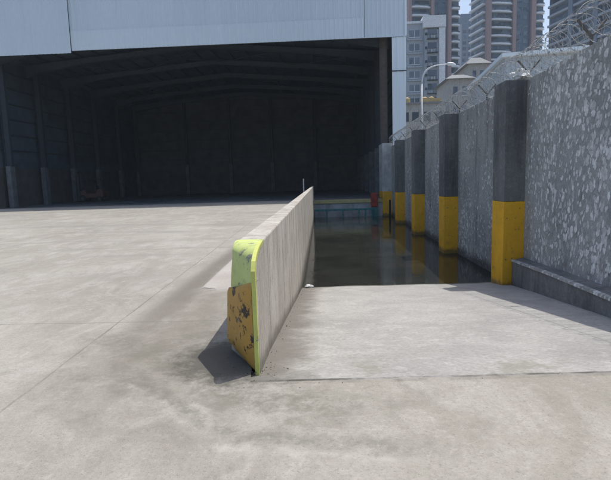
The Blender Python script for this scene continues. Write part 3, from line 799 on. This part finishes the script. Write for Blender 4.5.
# ------------------------------------------------------------------ forklift deep in the warehouse
def forklift(loc):
    fk = thing('forklift', loc, 'dark dusty forklift parked deep in the dim warehouse by the left columns', 'forklift')
    ox, oy, oz = loc
    def B(*a): m = MB(); m.box(ox + a[0], ox + a[1], oy + a[2], oy + a[3], oz + a[4], oz + a[5]); return m
    m = MB(); pr = [(-1.0, .35), (1.15, .35), (1.3, .6), (1.25, 1.15), (.75, 1.2), (.6, .85), (-.35, .8), (-.5, 1.15), (-1.0, 1.05)]
    n = len(pr)
    m.v += [(ox + x, oy - .5, oz + z) for x, z in pr] + [(ox + x, oy + .5, oz + z) for x, z in pr]
    m.f += [tuple(range(n)), tuple(range(2 * n - 1, n - 1, -1))] + [(i, (i + 1) % n, n + (i + 1) % n, n + i) for i in range(n)]; m.mi += [0] * (n + 2)
    m.build('body', 'fork_orange', fk, bevel=.05)
    m = MB()
    for s in (-.42, .42):
        m.bar((ox - .75, oy + s, oz + 1.0), (ox - .55, oy + s, oz + 2.15), .07); m.bar((ox + .95, oy + s, oz + 1.15), (ox + .75, oy + s, oz + 2.15), .07)
    for i in range(7): m.box(ox - .6 + i * .22, ox - .55 + i * .22, oy - .45, oy + .45, oz + 2.15, oz + 2.2)
    m.box(ox - .62, ox + .82, oy - .47, oy - .42, oz + 2.14, oz + 2.2); m.box(ox - .62, ox + .82, oy + .42, oy + .47, oz + 2.14, oz + 2.2)
    m.build('overhead_guard', 'black_steel', fk)
    for s in (-.36, .28):
        m = B(-1.22, -1.1, s, s + .09, .08, 2.9); m.build('mast_rail', 'steel_mid', fk)
        m = MB(); m.box(ox - 2.3, ox - 1.3, oy + s, oy + s + .12, oz + .1, oz + .14); m.box(ox - 1.3, ox - 1.24, oy + s, oy + s + .12, oz + .1, oz + .7); m.build('fork', 'steel_mid', fk)
    m = B(-1.27, -1.05, -.4, .4, .5, .6); m.box(ox - 1.22, ox - 1.1, oy - .36, oy + .37, oz + 2.8, oz + 2.9); m.build('carriage', 'black_steel', fk)
    m = B(.1, .55, -.25, .25, .85, .97); m.box(ox + .5, ox + .6, oy - .25, oy + .25, oz + .95, oz + 1.5); m.build('seat', 'rubber', fk, bevel=.03)
    for x, r in ((-.75, .33), (.9, .27)):
        for s in (-.47, .47):
            m = MB(); m.cyl((ox + x, oy + s, oz + r), (0, 1, 0), r, .2, 24); w = m.build('wheel', 'rubber', fk, bevel=.02)
            m = MB(); m.cyl((ox + x, oy + s, oz + r), (0, 1, 0), r * .5, .215, 16); m.build('rim', 'steel_mid', w)
forklift((-23.0, 47.5, .004))

# ------------------------------------------------------------------ street lamp beyond the wall
sl = thing('street_lamp', (X(420, 40), 40, 0), 'white street lamp with a long curved arm rising beyond the grey wall', 'street lamp')
bx = X(420, 40); pts = []
top = at(420, 84, 40).z
pts = [(bx, 40, 0), (bx, 40, top * .5), (bx, 40, top)]
m = MB(); m.tube(pts, [.11, .09, .075], 12); m.build('pole', 'lamp_white', sl, smooth=True)
e = at(447, 64.3, 40); m = MB()
p0 = Vector((bx, 40, top - .02)); p1 = Vector((bx + .02, 40, top + 1.35)); p2 = Vector((bx + 1.0, 40, e.z - .05)); p3 = Vector((e.x, 40, e.z))
cv = [p0 * (1 - u) ** 3 + p1 * 3 * u * (1 - u) ** 2 + p2 * 3 * u * u * (1 - u) + p3 * u ** 3 for u in [i / 16 for i in range(17)]]
m.tube(cv, [.07 - .025 * i / 16 for i in range(17)], 10); m.build('arm', 'lamp_white', sl, smooth=True)
m = MB(); m.tube([p3 + Vector((-.1, 0, 0)), p3 + Vector((.1, 0, .02)), p3 + Vector((.45, 0, .0)), p3 + Vector((.68, 0, -.05))], [.05, .13, .12, .04], 12)
m.build('lamp_head', 'lamp_white', sl, smooth=True)

# ------------------------------------------------------------------ buildings beyond the wall
def mt(name, col, rough=.8, **k): M[name] = mat_simple(name, col, rough, **k)
mt('tower_wall', (.34, .38, .45)); mt('tower_brown', (.36, .27, .275)); mt('tower_white', (.74, .79, .85), .7)
mt('tower_blue', (.11, .16, .23), .5); mt('tower_dark_wall', (.19, .235, .31)); mt('apt_wall', (.37, .42, .48), dirt=.3); mt('apt_white', (.66, .70, .74))
mt('cream_wall', (.36, .36, .35), dirt=.4); mt('grey_roof', (.20, .215, .23)); mt('ochre', (.46, .35, .17)); mt('shed_sheet', (.46, .52, .57), .5)
n = NT('window_glass')
br_ = n.n('ShaderNodeTexVoronoi'); n.l(n.map((.35, .35, .34)), br_.inputs[0]); br_.inputs['Scale'].default_value = 1.0
sc_ = n.n('ShaderNodeSeparateColor'); n.l(br_.outputs['Color'], sc_.inputs[0])
M['glass'] = n.done(n.mix(sc_.outputs[0], (.03, .045, .07), (.17, .22, .29)), .25, None, 0, .5)
A13 = math.radians(13.9); ux = Vector((math.cos(A13), math.sin(A13), 0)); uy = Vector((-math.sin(A13), math.cos(A13), 0))

def tower(corner, bays, depth, floors, label, fh=3.0, wallmat='tower_wall', side_balc=True, side_pitch=None):
    c0 = Vector((corner[0], corner[1], 0))
    Wd = sum(b[0] for b in bays)
    tw = thing('apartment_tower', c0, label, 'tower block', 'apartment towers beyond the wall')
    def P(a, b, z): return c0 + ux * a + uy * b + Vector((0, 0, z))
    def bx(m, a0, a1, b0, b1, z0, z1):
        m.hexa([P(a0, b0, z0), P(a1, b0, z0), P(a1, b1, z0), P(a0, b1, z0)], [P(a0, b0, z1), P(a1, b0, z1), P(a1, b1, z1), P(a0, b1, z1)])
    HT = floors * fh
    m = MB(); bx(m, .25, Wd - .25, 1.2, depth, 0, HT); m.build('core', wallmat, tw)
    m = MB(); bx(m, 1.5, Wd - 1.5, 2.5, depth - 1, HT, HT + 3.0); bx(m, .1, Wd - .1, 1.1, depth + .1, HT, HT + .8); m.build('roof_parapet', 'tower_brown', tw)
    a = 0
    for w, kind in bays:
        if kind == 'pier':
            m = MB(); bx(m, a, a + w, -.25, 1.3, 0, HT + .5); m.build('pier', 'tower_brown', tw)
        elif kind == 'glass':
            m = MB(); bx(m, a + .003, a + w - .003, .9, 1.197, 0, HT); g_ = m.build('glazing', 'tower_blue', tw)
            for i in range(floors):
                z = i * fh
                for q in range(2):
                    w0 = a + w * (.1 + q * .45); m = MB(); bx(m, w0, w0 + w * .34, .82, .897, z + .9, z + 2.4); m.build('window', 'glass', g_)
        elif kind == 'wall':
            m = MB(); bx(m, a + .003, a + w - .003, .8, 1.197, 0, HT); g_ = m.build('wall', 'tower_white', tw)
        elif kind == 'balcony':
            m = MB()
            for i in range(floors): bx(m, a + .3, a + w - .3, 1.0, 1.19, i * fh + .5, i * fh + 2.75)
            m.build('glazing', 'glass', tw)
            for i in range(floors):
                z = i * fh; m = MB()
                # slab with bowed front and solid upstand
                a0, a1 = a + .05, a + w - .05; am = (a0 + a1) / 2
                arc = [(a0, .4), (a0 + (a1 - a0) * .18, -.15), (a0 + (a1 - a0) * .36, -.35), (a0 + (a1 - a0) * .64, -.35), (a0 + (a1 - a0) * .82, -.15), (a1, .4)]
                for (q0, r0), (q1, r1) in zip(arc, arc[1:]):
                    m.hexa([P(q0, r0, z), P(q1, r1, z), P(q1, 1.15, z), P(q0, 1.15, z)], [P(q0, r0, z + .18), P(q1, r1, z + .18), P(q1, 1.15, z + .18), P(q0, 1.15, z + .18)])
                    m.hexa([P(q0, r0, z + .18), P(q1, r1, z + .18), P(q1, r1 + .12, z + .18), P(q0, r0 + .12, z + .18)], [P(q0, r0, z + .62), P(q1, r1, z + .62), P(q1, r1 + .12, z + .62), P(q0, r0 + .12, z + .62)])
                m.cur = 1
                for (q0, r0), (q1, r1) in zip(arc, arc[1:]):
                    m.hexa([P(q0, r0 + .03, z + .62), P(q1, r1 + .03, z + .62), P(q1, r1 + .07, z + .62), P(q0, r0 + .07, z + .62)], [P(q0, r0 + .03, z + 1.15), P(q1, r1 + .03, z + 1.15), P(q1, r1 + .07, z + 1.15), P(q0, r0 + .07, z + 1.15)])
                m.build('balcony', ['tower_white', 'glass'], tw)
        a += w
    # left flank (towards the camera side) : piers and slabs
    if side_balc:
        m = MB()
        for i in range(floors): bx(m, .1, .24, 1.5, depth - .5, i * fh + .6, i * fh + 2.7)
        m.build('side_glazing', 'glass', tw)
        nseg = max(1, round(depth / 11))
        for k in range(nseg):
            b0 = 1.6 + (depth - 1.6) * k / nseg; b1 = 1.6 + (depth - 1.6) * (k + 1) / nseg - 1.6
            if k: 
                m = MB(); bx(m, -1.05, .3, b0 - 1.9, b0 - .1, 0, HT + .5); m.build('pier', 'tower_dark_wall', tw)
        for i in range(floors):
            m = MB()
            if nseg == 1: bx(m, -1.0, .2, 1.7, depth - .6, i * fh, i * fh + .6)
            else: bx(m, -.9, .2, 1.8, depth - .6, i * fh, i * fh + .25); bx(m, -.9, -.8, 1.8, depth - .6, i * fh + .25, i * fh + .7)
            m.build('side_balcony', 'tower_white' if nseg == 1 else 'tower_wall', tw)
    return tw
def frac(pxs, tot, kinds):
    s = pxs[-1] - pxs[0]; return [((b - a) / s * tot, k) for a, b, k in zip(pxs, pxs[1:], kinds)]
tower((XA(408.5, 40, 191), 191), frac([408, 411, 429, 432, 445, 448, 457], 21.0, ['pier', 'balcony', 'pier', 'glass', 'pier', 'balcony']), 14, 33,
      'tower with brown piers and white balconies directly behind the grey apartment block')
tower((XA(487, 40, 200), 200), frac([488, 491.5, 511, 514, 528, 532, 541], 25.2, ['pier', 'balcony', 'pier', 'glass', 'pier', 'balcony']), 12.5, 33,
      'brown-piered tower with bowed white balconies standing between the two strips of sky')
FAR = at(548, 40, 172); NC = FAR - uy * 62
tower((NC.x, NC.y), [(2, 'pier'), (7, 'balcony'), (2, 'pier'), (7, 'glass'), (2, 'pier')], 62, 30, 'dark blue-grey tower at the far right, seen along its long balconied flank', wallmat='tower_dark_wall')

# plain dark tower in the gap
c0 = Vector((XA(456, 40, 285), 285, 0)); HT = at(466, 16.5, 285).z
tw = thing('apartment_tower', c0, 'plain dark blue tower with a flat top between the brown-piered towers', 'tower block', 'apartment towers beyond the wall')
m = MB(); m.box(c0.x, c0.x + 15, 285, 300, 0, HT); m.build('core', 'tower_dark_wall', tw)
m = MB(); m.box(c0.x + 1.2, c0.x + 3.0, 284.9, 285, 2, HT - 4); m.build('stair_strip', 'tower_wall', tw)
for i in range(28):
    z = 2 + i * 3.05
    m = MB()
    for q in (3.6, 6.4):
        m = MB(); m.box(c0.x + q, c0.x + q + 1.9, 284.92, 285, z, z + 1.7)
        if z + 2 < HT: m.build('window', 'glass', tw)
m = MB(); m.box(c0.x + 3, c0.x + 12, 287, 297, HT, HT + 2); m.build('roof_parapet', 'tower_dark_wall', tw)

def XA60(px, Y): return XA(px, 70, Y)
# grey apartment block
Y = 118; ab = thing('apartment_block', (XA60(420, Y), Y, 0), 'older grey and white apartment block just right of the warehouse corner', 'apartment block')
x0, x1, x2, x3 = XA60(396, Y), XA60(424, Y), XA60(438, Y), XA60(444, Y)
zA = at(415, 24, Y).z; zB = at(434, 20, Y).z
m = MB(); m.box(x0, x1, Y, Y + 12, 0, zA); m.build('wall', 'apt_wall', ab)
m = MB(); m.box(x1, x2, Y - .8, Y + 12, 0, zB - 2.2); m.build('wall', 'apt_wall', ab)
m = MB(); m.box(x2, x3, Y - 1.2, Y + 11, 0, zB - 2); m.build('wall', 'apt_white', ab)  # sunlit flank of the block, its brightness put into a whiter wall colour
m = MB(); m.box(x1 - .4, x3 + .1, Y - 1.4, Y + 12, zB - 1.9, zB + .6); m.box(x0 - .3, x1, Y - .4, Y + 12, zA, zA + .5); m.build('roof', 'apt_white', ab)
fl = 3.02
nf = int((zA - 2) / fl)
for i in range(nf):
    z = zA - 2.9 - i * fl
    for (a, b) in ((XA60(409.5, Y), XA60(419.5, Y)), (XA60(400, Y), XA60(404, Y))):
        m = MB(); m.box(a, b, Y - .06, Y + .02, z, z + 1.5); w = m.build('window', 'glass', ab)
        m = MB(); m.box(a - .12, b + .12, Y - .16, Y - .062, z - .16, z - .0); m.box((a + b) / 2 - .05, (a + b) / 2 + .05, Y - .1, Y - .061, z + .0, z + 1.5); m.build('sill', 'apt_white', w)
    m = MB(); m.box(XA60(407, Y), XA60(422, Y), Y - .45, Y - .02, z - .75, z - .42); m.build('window_ledge', 'apt_wall', ab)
    a, b = XA60(427, Y), XA60(436, Y); z -= .4
    m = MB(); m.box(a, b, Y - .86, Y - .78, z + .6, z + 1.9); m.build('window', 'glass', ab)
    m = MB(); m.box(a - .2, b + .1, Y - 1.7, Y - .81, z - .5, z - .36)
    for q in range(7): m.box(a - .2 + q * (b - a + .25) / 7, a - .14 + q * (b - a + .25) / 7, Y - 1.7, Y - 1.64, z - .36, z + .45)
    m.box(a - .2, b + .1, Y - 1.7, Y - 1.64, z + .45, z + .5); m.build('balcony', 'steel_mid', ab)
    m = MB(); xx = a + random.uniform(.1, 1.2); m.box(xx, xx + .85, Y - 1.5, Y - 1.15, z - .355, z + .25); m.build('air_conditioner', 'apt_white', ab)
    m = MB(); xx = XA60(424.3, Y); m.box(xx, xx + .45, Y - 1.15, Y - .82, z + .5, z + 1.0); m.build('air_conditioner', 'steel_mid', ab)

# low cream building with ochre roof clutter
Y = 78; lb = thing('low_building', (XA60(425, Y), Y, 0), 'low cream building with ochre rooftop tanks at the foot of the grey apartment block', 'building')
zt = at(423, 104, Y).z; m = MB(); m.box(XA60(392, Y), XA60(446, Y), Y, Y + 10, 0, zt); m.build('wall', 'cream_wall', lb)
m = MB(); m.box(XA60(391, Y), XA60(447, Y), Y - .3, Y + 10.3, zt, zt + .25); m.build('roof', 'grey_roof', lb)
for px in (409, 427, 434):
    m = MB(); c = (XA60(px, Y), Y + 2, zt + .25 + .45); m.cyl(c, (0, 0, 1), .5, .9, 18); m.tube([(c[0], c[1], c[2] + .45), (c[0], c[1], c[2] + .65)], [.5, .15], 18); m.build('water_tank', 'ochre', lb)
m = MB(); m.box(XA60(420, Y), XA60(442, Y), Y + .3, Y + .4, zt + .25, zt + .85); m.build('roof_fence', 'ochre', lb)
for px in (402, 412, 424, 436):
    m = MB(); m.box(XA60(px, Y), XA60(px, Y) + 1.0, Y - .05, Y + .02, zt - 2.6, zt - 1.2); m.build('window', 'glass', lb)

def house(Y, pxa, pxb, ytop, yeave, label, dep=9):
    xa, xb = XA60(pxa, Y), XA60(pxb, Y); ze = at((pxa + pxb) / 2, yeave, Y).z; zt = at((pxa + pxb) / 2, ytop, Y).z
    h = thing('house', ((xa + xb) / 2, Y, 0), label, 'house', 'houses beyond the wall')
    m = MB(); m.box(xa, xb, Y, Y + dep, 0, ze); m.build('wall', 'cream_wall', h)
    o_ = .7; m = MB()
    m.hexa([(xa - o_, Y - o_, ze), (xb + o_, Y - o_, ze), (xb + o_, Y + dep + o_, ze), (xa - o_, Y + dep + o_, ze)],
           [(xa + .8, Y + 1.5, zt), (xb - .8, Y + 1.5, zt), (xb - .8, Y + dep - 1.5, zt), (xa + .8, Y + dep - 1.5, zt)])
    m.build('roof', 'grey_roof', h)
    k = 0
    for lvl in range(4):
        for f in (.2, .62):
            m = MB(); w = (xb - xa) * .2; x = xa + (xb - xa) * f; z = ze - 2.6 - 3 * lvl; m.box(x, x + w, Y - .04, Y + .02, z, z + 1.4); w_ = m.build('window', 'glass', h)
            m = MB(); m.box(x - .1, x + w + .1, Y - .14, Y - .042, z - .12, z); m.build('sill', 'apt_white', w_)
house(84, 449, 471, 73, 79, 'cream house under a grey hipped roof, left of its taller neighbour')
house(98, 469, 487, 56, 64, 'taller cream house with grey hipped roof below the central tower')

# light metal shed close behind the wall
sh = thing('metal_shed', (14, 34, 0), 'pale metal-clad shed with a sloping roof edge right behind the grey wall', 'shed')
a = at(466, 87, 42); b = at(497, 67, 31)
xl = 11.0; z0 = 8.5
m = MB(); clad(m, (X(466, 42), 42), (X(498, 31), 31), 0, 8.4, .4, .04, (-1, 0)); m.build('side_wall', 'shed_sheet', sh)
m = MB(); clad(m, (X(498, 31), 31), (X(498, 31) + 12, 31), 0, 8.4, .4, .04); m.build('front_wall', 'shed_sheet', sh)
xb_, xf = X(466, 42), X(498, 31)
m = MB(); m.hexa([(xb_ - .25, 42, 8.4), (xf - .25, 30.7, 8.4), (xf + 12, 30.7, 9.0), (xb_ + 12, 42, 9.0)], [(xb_ - .25, 42, 8.62), (xf - .25, 30.7, 8.62), (xf + 12, 30.7, 9.22), (xb_ + 12, 42, 9.22)]); m.build('roof', 'clad_white', sh)

# loose grit and small stones gathered round the parapet foot and ramp lip
mb = MB()
def stone(x, y, z, r):
    bm = []
    k = [Vector((random.uniform(.6, 1.2) * r * math.cos(a), random.uniform(.6, 1.2) * r * math.sin(a), 0)) for a in (0, 1.3, 2.5, 3.8, 5)]
    tp = Vector((random.uniform(-.3, .3) * r, random.uniform(-.3, .3) * r, r * random.uniform(.4, .9)))
    b = Vector((x, y, z))
    for i in range(5): mb.poly([b + k[i] * 1.0 - Vector((0, 0, .003)), b + k[(i + 1) % 5] - Vector((0, 0, .003)), b + k[(i + 1) % 5] * .6 + tp, b + k[i] * .6 + tp])
    mb.poly([b + q * .6 + tp for q in k])
for i in range(220):
    u = random.random()
    if u < .5:
        x = random.gauss(-.68, .13); y = random.gauss(4.05, .15) ; z = 0 if y < lip(x) or x < -.62 else ramp_z(y, x)
    elif u < .8:
        y = 3.95 + random.random() ** 1.6 * 8; x = par_r(y) + abs(random.gauss(0, .05)) + .01; z = ramp_z(y, x) + .003
    else:
        x = random.uniform(-.5, 4.3); y = lip(x) + random.gauss(0, .05); z = 0 if y < lip(x) else ramp_z(y, x)
    stone(x, y, z, random.uniform(.002, .007) * (1.7 if random.random() < .06 else 1))
M['grit'] = mat_simple('dark_grit', (.12, .11, .095), .9, 0, .5, 30)
g = mb.build('gravel', 'grit'); g['kind'] = 'stuff'; g['label'] = 'loose dark grit and small stones around the foot of the low wall'; g['category'] = 'gravel'

# thin summer haze over the whole place
mb = MB(); mb.box(-2600, 2600, -80, 3100, -3.0, 130)
hm = bpy.data.materials.new('haze_air'); hm.use_nodes = True
hn = hm.node_tree; hn.nodes.remove(hn.nodes['Principled BSDF'])
pv = hn.nodes.new('ShaderNodeVolumePrincipled'); pv.inputs['Color'].default_value = (.72, .88, 1, 1); pv.inputs['Density'].default_value = .0005
hn.links.new(pv.outputs[0], [x for x in hn.nodes if x.type == 'OUTPUT_MATERIAL'][0].inputs['Volume'])
M['haze'] = hm
hz = mb.build('haze', 'haze'); hz['kind'] = 'stuff'; hz['label'] = 'thin pale haze in the air over the yard and towers'; hz['category'] = 'haze'
